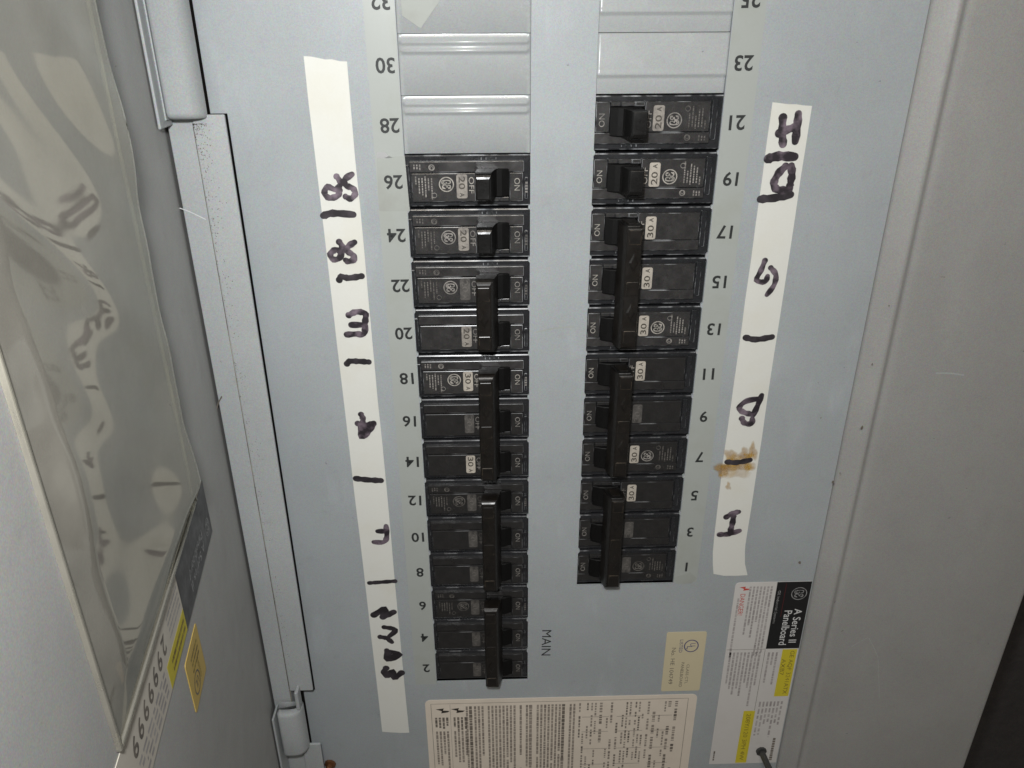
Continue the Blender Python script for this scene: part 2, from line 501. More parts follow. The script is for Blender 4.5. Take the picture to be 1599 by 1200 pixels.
# deadfront: one pressed sheet with two long cutouts, little twist-out nubs along their edges
def deadfront():
    mb = MB()
    def slab(x0, y0, x1, y1):
        mb.box((x0, y0, -0.06), (x1, y1, 0.0), 'front')
    xl, xr = -6.23, 6.22
    # left field, with the wider stretch beside the hinge plate cut back
    slab(xl, 13.73, UL0, VTOP); slab(-5.935, -0.21, UL0, 13.73); slab(xl, VBOT, UL0, -0.21)
    slab(UL0, VBOT, UL1, 0.0)
    slab(UL1, VBOT, UR0, VTOP)
    slab(UR0, VBOT, UR1, 3.0)
    slab(UR1, VBOT, xr, VTOP)
    # return lips round the cutouts, so that the sheet shows a depth
    for (x0, x1, y0) in ((UL0, UL1, 0.0), (UR0, UR1, 3.0)):
        y1 = 13.0 if x0 < 0 else 14.0
        k = y0 + 1
        while k < y1:
            for x, s in ((x0, 1), (x1, -1)):
                w = rnd.uniform(0.022, 0.042); hgt = rnd.uniform(0.05, 0.08)
                j = k + rnd.uniform(-0.03, 0.03)
                mb.plate([(x, j - hgt), (x + s * w, j - hgt * .4), (x + s * w, j + hgt * .4), (x, j + hgt)] if s > 0 else
                         [(x, j + hgt), (x - w, j + hgt * .4), (x - w, j - hgt * .4), (x, j - hgt)], -0.055, -0.004, 'front')
            k += 1
    return mb.build('deadfront', panel)
front = deadfront()

# printed word MAIN on the deadfront
mb = MB()
text_into(mb, 'MAIN', -0.118, 1.24, 0.225, 'grey_ink', -91, 0.003, 0.82)
mb.build('lettering', front)

# bright worn edge along the bottom of each cutout, small dings on the sheet
mb = MB()
for (x, y, L, a, t) in ((838, 519, 0.75, 8, 0.03), (986, 584, 0.0, 0, 0)):
    if L:
        u, v = P(x, y)
        stroke_into(mb, [(u, v), (u + L * .5 * math.cos(math.radians(a)), v + 0.03 + L * .5 * math.sin(math.radians(a))), (u + L * math.cos(math.radians(a)), v + L * math.sin(math.radians(a)))], t, 0.003, 'strip2', 0.001)
mb.build('scuff_mark', front)

# blank filler plates over the unused spaces: a flat field and a pressed rib
def filler(flip):
    mb = MB()
    w = CW
    prof = [(0.004, -0.02), (0.012, -0.006), (0.64, -0.006), (0.675, 0.0), (0.705, 0.040), (0.725, 0.053), (0.745, 0.050), (0.770, 0.026), (0.80, 0.014), (0.825, 0.026), (0.85, 0.050), (0.868, 0.056), (0.886, 0.048), (0.93, 0.0), (0.965, -0.022), (0.996, -0.024)]
    if flip:
        prof = [(0.004, -0.045), (0.02, -0.036), (0.24, -0.034), (0.275, -0.030), (0.31, 0.010), (0.335, 0.016), (0.37, 0.006), (0.42, -0.002), (0.97, -0.004), (0.985, -0.012), (0.996, -0.05)]
    # rib ends fade into the flat edge
    xs = [0.004, 0.024, 0.05, 0.085, w - 0.085, w - 0.05, w - 0.024, w - 0.004]
    vs = []; fs = []
    for i, x in enumerate(xs):
        k = (0.0, 0.0, 0.35, 1, 1, 0.35, 0.0, 0.0)[i]
        drop = -0.02 if i in (0, len(xs) - 1) else 0.0
        for y, z in prof:
            zz = -0.008 + (z + 0.008) * k if not flip else z
            vs.append((x, y, zz + drop))
    n = len(prof)
    for i in range(len(xs) - 1):
        for j in range(n - 1):
            fs.append((i * n + j, (i + 1) * n + j, (i + 1) * n + j + 1, i * n + j + 1))
    mb.add(vs, fs, 'filler')
    return mb
fl = filler(False).build('filler_plate', front, (UL0, 13.0, 0), smooth=True)
fr_ = filler(True).build('filler_plate', front, (UR0, 14.0, 0), smooth=True)
for src, u, v0 in ((fl, UL0, 13), (fr_, UR0, 14)):
    for k in range(1, 4 if u < 0 else 3):
        c = src.copy(); COL.objects.link(c); c.parent = front
        c.location = Vector((u, v0 + k, 0)) * IN
# rub-off patch of tape on the second blank
mb = MB()
mb.plate([P(626, 0), P(628, 25), P(657, 45), P(688, 0)][::1], 0.0, 0.006, 'strip2')
mb.build('tape_scrap', front)

# trim: wide flat cover to the right of the door opening, its rolled inner flange
def trim():
    mb = MB()
    prof = [(6.235, -0.25), (6.235, 0.02), (6.25, 0.05), (6.28, 0.08), (6.52, 0.275), (6.57, 0.305), (6.61, 0.312), (6.65, 0.298), (6.69, 0.270), (6.73, 0.255), (6.77, 0.258), (6.82, 0.270), (6.88, 0.275), (6.96, 0.276), (11.12, 0.276), (11.20, 0.275), (11.235, 0.26), (11.25, 0.22), (11.25, -0.6)]
    fs = []; vs = []
    ys = [VBOT, VTOP]
    for y in ys:
        for x, z in prof: vs.append((x, y, z))
    n = len(prof)
    for j in range(n - 1):
        fs.append((j + 1, j, n + j, n + j + 1))
    mb.add(vs, fs, 'trim')
    return mb.build('trim_cover', panel, smooth=True)
tr = trim()
mb = MB()
for (x, y, dx, dy, t) in ((1462, 583, 42, 3, 0.035), (1330, 1010, 25, -14, 0.012), (1357, 997, 14, 30, 0.012), (1371, 1030, 2, 60, 0.012)):
    mb = MB()
    a = P(x, y, 0.275); c = P(x + dx, y + dy, 0.275)
    stroke_into(mb, [a, ((a[0] + c[0]) / 2, (a[1] + c[1]) / 2 + 0.02), c], t, 0.278, 'lip', 0.0005)
    mb.build('scuff_mark', tr)
mb = MB()
for (x, y, r) in ((1361, 568, 0.018), (1345, 667, 0.03), (1300, 752, 0.03), (1249, 879, 0.035), (1281, 652, 0.012), (1311, 738, 0.015), (1387, 477, 0.012)):
    mb = MB()
    w = 0.0 if x < 1260 else 0.30
    u, v = P(x, y, w)
    mb.sheet([(u + r * rnd.uniform(.6, 1.2) * math.cos(a), v + 1.5 * r * rnd.uniform(.6, 1.2) * math.sin(a)) for a in [k * math.pi / 4 for k in range(8)]], w + (0.004 if w < .1 else 0.03), 'fine_dark')
    mb.build('dirt_speck', tr)

# enclosure tub below
mb = MB()
for a, c in (((-10.6, VBOT, -4.25), (-10.5, VTOP, -0.3)), ((10.5, VBOT, -4.25), (10.6, VTOP, -0.3)), ((-10.5, VBOT, -4.25), (10.5, VBOT + .1, -0.07)), ((-10.5, VTOP - .1, -4.25), (10.5, VTOP, -0.07)), ((-10.5, VBOT + .1, -4.24), (10.5, VTOP - .1, -4.15))):
    mb.box(a, c, 'dark')
mb.build('enclosure_tub', panel)

# hinge side: a low inner strip and a raised outer strip, the rolled covers above and below
def strips():
    mb = MB()
    mb.box((-6.93, -1.6, -0.10), (-6.475, 13.74, 0.24), 'lip', 0.02)
    o = mb.build('hinge_plate', panel)
    mb = MB()
    mb.box((-6.455, 0.16, 0.27), (-5.895, 13.75, 0.32), 'lip', 0.018)
    mb.box((-6.47, 0.16, -0.10), (-6.42, 13.7, 0.275), 'lip')
    mb.build('hinge_strip', panel)
    return o
hp = strips()
mb = MB()
a, m_, c = P(279, 325, .25), P(296, 331, .25), P(321, 343, .25)
stroke_into(mb, [a, m_, c], 0.02, 0.247, 'wtext', 0.001)
mb.build('paint_crack', hp)
mb = MB()
a, m_, c = P(337, 650, .25), P(340, 632, .25), P(346, 620, .25)
stroke_into(mb, [a, m_, c], 0.03, 0.247, 'fine_dark', 0.001)
mb.build('paint_crack', hp)
mb = MB()
for i in range(420):
    t = rnd.random() ** 2.2
    y = 13.6 - 13.0 * t
    x = -6.45 + abs(rnd.gauss(0.07, 0.10 - 0.05 * t))
    r = rnd.uniform(0.004, 0.011)
    mb.sheet([(x + r * math.cos(k * 1.05), y + r * math.sin(k * 1.05)) for k in range(6)], 0.324, 'fine_dark')
sp = mb.build('dirt_speck', hp)
mb = MB()
mb.sheet([(-6.50, -0.3), (-6.472, -0.3), (-6.472, 13.6), (-6.492, 13.6)], 0.243, 'grime')
mb.build('grime_line', hp)
sp['kind'] = 'stuff'

def hinge_cover(y0, y1, open_top, rim_over):
    """pressed hinge cover: rounded face and a thin upstanding rim on the door side"""
    mb = MB()
    x0, x1 = -6.785, -6.185
    r = 0.13
    xs = [(x0, 0.30), (x0 + 0.02, 0.62), (x0 + 0.06, 0.68), (x0 + 0.12, 0.69), (x1 - 0.30, 0.69), (x1 - 0.16, 0.66), (x1 - 0.06, 0.57), (x1 - 0.01, 0.44), (x1, 0.30)]
    ends = [(y0, 0.0), (y0 + 0.02, 0.7), (y0 + 0.07, 0.95), (y0 + 0.14, 1.0)]
    tops = [(y1, 1.0)] if not open_top else [(y1 - 0.14, 1.0), (y1 - 0.05, 0.93), (y1, 0.62)]
    rows = ends + tops
    vs = []; fs = []
    n = len(xs)
    for y, k in rows:
        for x, z in xs:
            cx = (x0 + x1) / 2
            vs.append((cx + (x - cx) * (0.90 + 0.10 * k if k < 1 else 1), y, 0.30 + (z - 0.30) * k))
    for i in range(len(rows) - 1):
        for j in range(n - 1):
            fs.append((i * n + j, i * n + n + j, i * n + n + j + 1, i * n + j + 1))
    fs.append(tuple(reversed(range(n))))
    fs.append(tuple((len(rows) - 1) * n + j for j in range(n)))
    fs = [tuple(reversed(f)) for f in fs]
    mb.add(vs, fs, 'lip')
    return mb
hc = hinge_cover(13.69, VTOP, False, 0)
o = hc.build('hinge_cover', panel, smooth=True)
mb = MB()
mb.box((-6.865, 13.58, 0.30), (-6.815, VTOP, 0.84), 'lip', 0.018)
mb.box((-6.813, 13.70, 0.25), (-6.787, VTOP, 0.60), 'lip')
mb.build('cover_rim', o)
hc = hinge_cover(-1.78, -0.22, True, 0)
o = hc.build('hinge_cover', panel, smooth=True)
mb = MB()
mb.box((-6.865, -3.6, 0.30), (-6.815, -0.30, 0.78), 'lip', 0.018)
mb.box((-6.29, -0.23, 0.33), (-6.20, 0.36, 0.58), 'lip', 0.03)
mb.build('cover_rim', o)
mb = MB()
mb.box((-6.93, -8.9, -0.1), (-6.40, -1.62, 0.24), 'lip', 0.02)
mb.build('hinge_plate', panel)
mb = MB()
mb.box((-6.38, -8.9, 0.27), (-5.92, -1.72, 0.32), 'lip', 0.018)
mb.build('hinge_strip', panel)

# fixings at the bottom
def stud(name, u, v, r, h, mat, tilt):
    mb = MB()
    n = 10
    ring = lambda rr, z: [(rr * math.cos(2 * math.pi * k / n), rr * math.sin(2 * math.pi * k / n), z) for k in range(n)]
    mb.loft([ring(r * 1.7, 0), ring(r * 1.7, 0.06), ring(r, 0.08), ring(r, h * .5), ring(r * 0.92, h * .55), ring(r, h * .6), ring(r, h * 0.96), ring(r * .8, h)], mat, True, True)
    o = mb.build(name, front, (u, v, 0.001), smooth=False)
    o.rotation_euler = tilt
    return o
stud('latch_stud', *P(1188, 1172), 0.085, 0.75, 'steel', (0.05, 0.1, 0))
stud('screw', *P(516, 1192), 0.09, 0.35, 'brass', (0.1, -0.1, 0))

# ------------------------------------------------------------------ the door, standing open at the hinge side
DH = Vector((-6.98, 0, 0.25))
DA = math.radians(81)
DD = Vector((math.cos(DA), 0, math.sin(DA)))            # out from the hinge
DN = Vector((math.sin(DA), 0, -math.cos(DA)))           # inner face, towards the breakers
# local door axes: x = out from the hinge, y = down the panel (-v), z = off the inner face
DM = Matrix(((DD.x, 0, DN.x), (0, -1, 0), (DD.z, 0, DN.z)))
DM4 = DM.to_4x4(); DM4.translation = DH
mb = MB()
mb.box((-0.50, -VTOP, -0.07), (13.6, 8.9, 0.0), 'door')
mb.box((13.3, -VTOP, -0.5), (13.6, 8.9, -0.07), 'door')
door = mb.build('door', panel, xf=DM4)

# ------------------------------------------------------------------ breakers
# local frame: x from the outer end (0) to the inner end (CW), y over one pole (0..1), z out of the panel
def pole_mesh(face):
    mb = MB()
    e = 0.012
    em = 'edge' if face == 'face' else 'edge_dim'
    z = 0.0
    # moulded case: low shoulders along both sides
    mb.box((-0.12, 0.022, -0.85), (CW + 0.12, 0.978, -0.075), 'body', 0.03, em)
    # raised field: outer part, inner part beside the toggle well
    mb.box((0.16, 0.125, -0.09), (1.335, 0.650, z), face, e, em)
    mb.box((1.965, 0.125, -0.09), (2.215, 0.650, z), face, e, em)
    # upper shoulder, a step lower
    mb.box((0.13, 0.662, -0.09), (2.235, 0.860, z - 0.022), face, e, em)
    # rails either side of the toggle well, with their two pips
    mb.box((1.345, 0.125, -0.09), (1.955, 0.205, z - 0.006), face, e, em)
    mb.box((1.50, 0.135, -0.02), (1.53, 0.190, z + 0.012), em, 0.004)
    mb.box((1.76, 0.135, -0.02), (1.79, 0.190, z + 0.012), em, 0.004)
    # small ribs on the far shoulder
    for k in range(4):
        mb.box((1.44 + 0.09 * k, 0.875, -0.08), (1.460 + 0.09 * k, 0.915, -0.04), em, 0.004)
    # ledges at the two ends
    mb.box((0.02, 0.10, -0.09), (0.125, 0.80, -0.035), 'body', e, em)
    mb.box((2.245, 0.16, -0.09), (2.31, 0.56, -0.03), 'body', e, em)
    return mb
def slot_into(mb):
    # dark curved rocker that fills the well
    vs = []; fs = []
    xs = [1.346, 1.40, 1.55, 1.68, 1.82, 1.955]
    zs = [-0.045, 0.02, 0.05, 0.06, 0.04, -0.02]
    for x, z in zip(xs, zs):
        vs += [(x, 0.215, -0.06), (x, 0.218, z - 0.012), (x, 0.235, z), (x, 0.705, z), (x, 0.723, z - 0.012), (x, 0.730, -0.06)]
    for i in range(len(xs) - 1):
        for j in range(5):
            fs.append((i * 6 + j, i * 6 + 6 + j, i * 6 + 7 + j, i * 6 + j + 1))
    fs.append((0, 1, 2, 3, 4, 5)); k = (len(xs) - 1) * 6
    fs.append((k + 5, k + 4, k + 3, k + 2, k + 1, k))
    mb.add(vs, fs, 'slot')
def rect(z, x0, x1, a, b):
    return [(x0, a, z), (x1, a, z), (x1, b, z), (x0, b, z)]
def toggle_mesh(y0=0.240, y1=0.735):
    """finger of the toggle, leaning to the outer end, its far end rounded off"""
    mb = MB()
    slot_into(mb)
    h = 0.44
    mb.loft([rect(0.0, 1.38, 1.76, y0, y1), rect(0.10, 1.365, 1.70, y0, y1), rect(h - 0.10, 1.345, 1.640, y0, y1 - 0.004), rect(h - 0.06, 1.345, 1.630, y0, y1 - 0.018),
             rect(h - 0.03, 1.35, 1.620, y0 + 0.005, y1 - 0.045), rect(h - 0.01, 1.36, 1.605, y0 + 0.012, y1 - 0.078), rect(h, 1.375, 1.585, y0 + 0.03, y1 - 0.11)], 'toggle', False, True)
    return mb
def tie_mesh(n):
    """bar that couples the toggles of n poles"""
    mb = MB()
    y0, y1 = 0.27, n - 1 + 0.735
    mb.loft([rect(0.12, 1.31, 1.715, y0, y1), rect(0.34, 1.30, 1.650, y0, y1), rect(0.40, 1.30, 1.625, y0, y1 - 0.012), rect(0.435, 1.31, 1.605, y0 + 0.02, y1 - 0.038), rect(0.455, 1.32, 1.59, y0 + 0.03, y1 - 0.065), rect(0.465, 1.335, 1.57, y0 + 0.05, y1 - 0.10)], 'tie', True, True)
    # knuckles over each toggle and the pressed diamonds between them
    for k in range(n):
        mb.box((1.335, k + 0.32, 0.455), (1.565, k + 0.60, 0.484), 'tie', 0.012, 'tie_edge')
    for k in range(n - 1):
        for xa, xb in ((1.34, 1.56),):
            c, d, hh = (xa + xb) / 2, k + 0.95, 0.02
            mb.loft([[(xa, d, 0.46), (c, d - 0.22, 0.46), (xb, d, 0.46), (c, d + 0.22, 0.46)], [(xa + .06, d, 0.46 + hh), (c, d - 0.12, 0.46 + hh), (xb - .06, d, 0.46 + hh), (c, d + 0.12, 0.46 + hh)]], 'tie', False, True)
    # pointed tail
    mb.loft([rect(0.12, 1.42, 1.66, y0 - 0.07, y0 - 0.001), rect(0.36, 1.40, 1.57, y0 - 0.05, y0 - 0.001)], 'tie', True, True)
    return mb
def badge_mesh(txt, state):
    mb = MB()
    plate_m = {'bright': 'badge', 'worn': 'badge_worn', 'dim': 'badge_dim'}[state]
    mb.plate(rrect(0.985, 0.190, 1.185, 0.630, 0.035, 3), -0.002, 0.004, plate_m)
    tm = 'badge_ink' if state != 'dim' else 'print_faint'
    text_into(mb, txt[:-1], 1.085, 0.475, 0.118, tm, -90, 0.0075, 0.235, 0.012)
    text_into(mb, txt[-1], 1.085, 0.255, 0.085, tm, -90, 0.0075, 0.078, 0.012)
    return mb
def on_mesh(state):
    mb = MB()
    m = {'bright': 'print', 'worn': 'print_dim', 'dim': 'print_dim'}[state]
    text_into(mb, 'ON', 2.105, 0.44, 0.105, m, -90, 0.004, 0.23)
    return mb
def off_mesh(state):
    mb = MB()
    m2 = {'bright': 'print', 'worn': 'print_dim', 'dim': 'print_faint'}[state]
    text_into(mb, 'OFF', 1.262, 0.43, 0.098, m2, -90, 0.004, 0.30)
    return mb
def emblem_mesh(state):
    mb = MB()
    m = {'bright': 'print', 'worn': 'print_dim', 'dim': 'print_faint'}[state]
    monogram_into(mb, 0.80, 0.45, 0.14, m, 0.004, -90)
    return mb
def fine_mesh(state, seed):
    mb = MB()
    m = {'bright': 'print_dim', 'worn': 'print_faint', 'dim': 'print_faint'}[state]
    for k in range(6):
        fine_lines(mb, 0.24 + 0.058 * k, 0.60 - (0.03 if k % 3 else 0.0), rnd.uniform(0.14, 0.40), m, 0.004, -90, 0.026, seed + k, (0.02, 0.06), 0.012)
    for k in range(3):
        fine_lines(mb, 0.22 + 0.052 * k, 0.81, rnd.uniform(0.08, 0.11), m, -0.016, -90, 0.028, seed + 20 + k, (0.03, 0.05), 0.012)
    ring_into(mb, 0.54, 0.755, 0.058, 0.058, 0.02, m, -0.016, 14)
    text_into(mb, 'c', 0.54, 0.755, 0.06, m, -90, -0.015)
    ring_into(mb, 0.57, 0.25, 0.05, 0.05, 0.012, m, 0.004, 12)
    fine_lines(mb, 2.278, 0.48, 0.2, m, -0.026, -90, 0.05, seed + 40, (0.03, 0.06), 0.02)
    return mb

_pool = {}
def pooled(key, make):
    """mesh data shared by alike pieces"""
    if key not in _pool:
        o = make().build(key[0])
        _pool[key] = o.data
        bpy.data.objects.remove(o)
    return _pool[key]
def put(name, data, parent, loc=(0, 0, 0)):
    o = bpy.data.objects.new(name, data)
    COL.objects.link(o); o.parent = parent
    o.location = Vector(loc) * IN
    return o

def breaker(u, v, turned, poles, label, name):
    """poles: list from local y=0 upward of (rating, badge state, print state, has emblem, face)"""
    th = empty(name, (u - 0.06, v, 0), label, 'circuit breaker', 'circuit breakers plugged into the panelboard', math.pi if turned else 0.0)
    n = len(poles)
    for k, (rate, bs, ps, emb, face) in enumerate(poles):
        p = put('pole', pooled(('pole', face), lambda: pole_mesh(face)), th, (0, k, 0))
        put('toggle', pooled(('toggle',), toggle_mesh), p)
        put('rating_badge', pooled(('rating_badge', rate, bs), lambda: badge_mesh(rate, bs)), p)
        put('on_lettering', pooled(('on_lettering', ps), lambda: on_mesh(ps)), p)
        put('off_lettering', pooled(('off_lettering', ps), lambda: off_mesh(ps)), p)
        if emb:
            put('emblem', pooled(('emblem', ps), lambda: emblem_mesh(ps)), p)
            tag(put('fine_print', pooled(('fine_print', ps), lambda: fine_mesh(ps, 11)), p), kind='stuff')
    if n > 1:
        put('handle_tie', pooled(('handle_tie', n), lambda: tie_mesh(n)), th)
    return th
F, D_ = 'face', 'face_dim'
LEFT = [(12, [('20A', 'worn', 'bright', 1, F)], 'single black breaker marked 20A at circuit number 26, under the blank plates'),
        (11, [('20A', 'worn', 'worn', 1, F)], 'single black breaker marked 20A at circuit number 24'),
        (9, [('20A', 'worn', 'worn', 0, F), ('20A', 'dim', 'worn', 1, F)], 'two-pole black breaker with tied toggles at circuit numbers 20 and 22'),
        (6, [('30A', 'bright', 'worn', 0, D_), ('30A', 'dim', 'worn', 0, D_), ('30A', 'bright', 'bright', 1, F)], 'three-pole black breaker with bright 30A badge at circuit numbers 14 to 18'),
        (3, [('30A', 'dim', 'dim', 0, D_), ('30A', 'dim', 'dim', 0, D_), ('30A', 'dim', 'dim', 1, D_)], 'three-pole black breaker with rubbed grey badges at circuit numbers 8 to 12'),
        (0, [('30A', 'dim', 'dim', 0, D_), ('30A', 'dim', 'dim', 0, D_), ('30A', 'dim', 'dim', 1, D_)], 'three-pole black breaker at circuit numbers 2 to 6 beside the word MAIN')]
for v, poles, lab in LEFT:
    breaker(UL0, v, False, poles, lab, 'circuit_breaker')
# turned half round: local y runs down the panel, so the first pole listed is the topmost one
RIGHT = [(14, [('20A', 'worn', 'worn', 1, F)], 'single black breaker marked 20A at circuit number 21, topmost of the right column'),
         (13, [('20A', 'bright', 'bright', 1, F)], 'single black breaker with cream 20A badge at circuit number 19'),
         (12, [('30A', 'bright', 'bright', 0, F), ('30A', 'bright', 'bright', 0, F), ('30A', 'bright', 'bright', 1, F)], 'three-pole black breaker with three cream 30A badges at circuit numbers 13 to 17'),
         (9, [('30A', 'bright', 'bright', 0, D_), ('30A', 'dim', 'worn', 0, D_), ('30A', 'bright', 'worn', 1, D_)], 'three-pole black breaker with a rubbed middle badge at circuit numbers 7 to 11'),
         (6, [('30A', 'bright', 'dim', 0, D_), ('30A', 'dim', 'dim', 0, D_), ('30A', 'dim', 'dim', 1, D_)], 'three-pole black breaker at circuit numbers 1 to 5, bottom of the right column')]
for v, poles, lab in RIGHT:
    breaker(UR1, v, True, poles, lab, 'circuit_breaker')

# ------------------------------------------------------------------ printed number strips beside the cutouts
def number_strip(x0, x1, y0, y1, nums, label, extra):
    th = empty('number_strip', (0, 0, 0), label, 'number strip')
    mb = MB()
    left = x0 < 0
    cut = [(y0, y1)]
    mb.plate([(x0, y0), (x1, y0), (x1, y1), (x0, y1)], 0.001, 0.007, 'strip')
    mb.build('tape', th)
    for nmb, v, u in nums:
        m2 = MB()
        text_into(m2, nmb, u, v, 0.262, 'num', 180 + rnd.uniform(-1.5, 1.5), 0.011, None, 0.02)
        m2.build('numeral', th)
    return th
ln = [(str(2 * k), k - 0.5, -3.10 + rnd.uniform(-.01, .01)) for k in range(1, 17)]
rn = [(str(2 * k - 1), k + 2.5, 3.14 + rnd.uniform(-.01, .01)) for k in range(1, 14)]
s1 = number_strip(-3.40, UL0 - 0.012, -0.05, 18.5, ln, 'clear tape strip printed with even numbers 2 to 32 left of the breakers', 0)
s2 = number_strip(UR1 + 0.012, 3.42, 3.05, 18.5, rn, 'clear tape strip printed with odd numbers 1 to 25 right of the breakers', 0)
# torn overlap and lifted corner by number 26
mb = MB()
a, b_, c, d = P(588, 246), P(632, 244), P(640, 330), P(592, 330)
mb.plate([d, c, b_, a], 0.0075, 0.0095, 'strip2')
mb.build('tape_overlap', s1)
mb = MB()
a = P(589, 236); 
vs = []; fs = []
q0 = [P(588, 247), P(600, 247), P(614, 246)]; q1 = [P(589, 237), P(602, 237), P(608, 243)]
mb.add([(x, y, 0.012) for x, y in q0] + [(x, y, 0.085) for x, y in q1], [(0, 1, 4, 3), (1, 2, 5, 4)], 'wtext')
mb.build('lifted_corner', s1)
mb = MB()
mb.plate([P(1052, 902), P(1078, 893), P(1088, 903), P(1080, 911), P(1056, 912)][::-1], 0.0075, 0.0095, 'strip2')
mb.build('glue_blot', s2)

# ------------------------------------------------------------------ handwritten tapes
def tape(name_label, outline, marks, wd, z=0.012):
    th = empty('marked_tape', (*outline[0], 0), name_label, 'tape strip')
    ox, oy = outline[0]
    mb = MB()
    mb.plate([(x - ox, y - oy) for x, y in outline], 0.001, z, 'tape')
    mb.build('paper_strip', th)
    for mk in marks:
        m2 = MB()
        zz = z + 0.0055
        for st in mk['s']:
            pts = [P(*q) for q in st]
            stroke_into(m2, [(x - ox, y - oy) for x, y in pts], mk.get('w', wd) * 1.16, zz, mk.get('m', 'marker'), 0.003)
            zz += 0.0042
        m2.build(mk['n'], th)
    return th
def edge(a, b, n, j):
    out = []
    for k in range(n):
        t = k / n
        out.append(P(a[0] + (b[0] - a[0]) * t + rnd.uniform(-j, j), a[1] + (b[1] - a[1]) * t + rnd.uniform(-j, j)))
    return out
L_, Dn = 'handwritten_letter', 'marker_dash'
lt_out = edge((597, 1143), (639, 1144), 3, 0.6) + edge((639, 1144), (541, 97), 14, 0.5) + edge((541, 97), (474, 88), 6, 1.2) + edge((474, 88), (597, 1143), 14, 0.5)
LT = [dict(n=L_, s=[[(526, 276), (532, 286), (525, 296), (512, 292), (507, 301), (514, 309), (527, 306), (531, 297)], [(550, 272), (539, 280), (540, 289), (551, 294), (555, 302), (548, 310), (540, 307)]], w=.105),
      dict(n=Dn, s=[[(505, 337), (520, 333), (552, 335)]], m='marker_black', w=.125),
      dict(n=L_, s=[[(530, 378), (535, 387), (531, 402), (521, 405), (516, 397), (524, 390), (533, 393)], [(554, 378), (545, 384), (541, 391), (550, 397), (554, 404), (545, 408), (540, 406)]], w=.11),
      dict(n=Dn, s=[[(530, 437), (533, 432), (545, 434), (565, 431)]], m='marker_black', w=.115),
      dict(n=L_, s=[[(545, 492), (556, 487), (570, 489), (571, 498), (569, 508)], [(569, 507), (549, 507)], [(571, 508), (568, 521), (556, 521), (542, 522)]], w=.115),
      dict(n=Dn, s=[[(542, 568), (546, 564), (560, 564), (576, 565)]], m='marker_black', w=.115),
      dict(n=L_, s=[[(564, 647), (567, 654), (566, 661)], [(559, 661), (572, 663), (584, 660)], [(563, 662), (565, 682), (576, 673), (584, 661)], [(572, 664), (568, 672)]], w=.115),
      dict(n=Dn, s=[[(556, 747), (575, 749), (595, 750)]], m='marker_black', w=.13),
      dict(n=L_, s=[[(603, 821), (604, 838), (599, 846), (584, 846)], [(603, 829), (590, 829)]], w=.115),
      dict(n=Dn, s=[[(577, 910), (590, 909), (617, 907)]], m='marker_black', w=.10),
      dict(n=L_, s=[[(584, 960), (602, 950), (598, 963)], [(598, 963), (615, 955)]], m='marker_black', w=.15),
      dict(n=L_, s=[[(600, 979), (618, 983), (608, 993)], [(594, 994), (604, 996), (612, 1002)]], m='marker_black', w=.12),
      dict(n=L_, s=[[(604, 1015), (605, 1030), (625, 1022), (604, 1016)], [(608, 1020), (610, 1026), (617, 1022)]], m='marker_black', w=.12),
      dict(n=L_, s=[[(603, 1043), (600, 1050), (606, 1055), (613, 1047), (615, 1058), (627, 1050)]], m='marker_black', w=.15)]
tape('long white paper tape left of the breakers with black marker scribbles and dashes', lt_out, LT, 0.115)
rt_out = [P(1114, 896), P(1130, 899), P(1150, 899)] + [P(1167, 898), P(1163, 880), P(1163, 862)] + edge((1164, 850), (1267, 166), 12, 0.5) + edge((1267, 166), (1206, 160), 5, 0.8) + edge((1206, 160), (1121, 780), 10, 0.5) + [P(1116, 830), P(1113, 862), P(1113, 880)]
RT = [dict(n=L_, s=[[(1222, 184), (1221, 205), (1222, 225)], [(1246, 178), (1244, 200), (1241, 221)], [(1216, 208), (1230, 202), (1244, 198)]], w=.135),
      dict(n=Dn, s=[[(1199, 248), (1215, 244), (1240, 245)]], w=.16),
      dict(n=L_, s=[[(1226, 260), (1215, 271), (1208, 286), (1213, 296), (1230, 296), (1233, 290)], [(1235, 259), (1236, 272), (1234, 284)]], w=.135),
      dict(n=Dn, s=[[(1187, 311), (1210, 309), (1234, 304)]], m='marker_black', w=.14),
      dict(n=L_, s=[[(1194, 407), (1188, 422), (1181, 437), (1194, 440), (1198, 431)], [(1203, 418), (1211, 429), (1208, 445), (1197, 460)]], w=.10),
      dict(n=Dn, s=[[(1164, 527), (1180, 530), (1205, 526)]], m='marker_black', w=.12),
      dict(n=L_, s=[[(1189, 617), (1183, 632), (1176, 648)], [(1186, 622), (1165, 626), (1154, 636), (1160, 643), (1175, 647)], [(1158, 653), (1162, 660), (1173, 661), (1174, 653)]], w=.115),
      dict(n=Dn, s=[[(1135, 721), (1150, 722), (1171, 718)]], m='marker_black', w=.12),
      dict(n=L_, s=[[(1134, 807), (1144, 801), (1153, 799)], [(1145, 806), (1143, 818), (1140, 828)], [(1123, 834), (1138, 833), (1154, 828)]], w=.125)]
rt = tape('white paper tape right of the breakers with a brown stain and marker letters', rt_out, RT, 0.12)
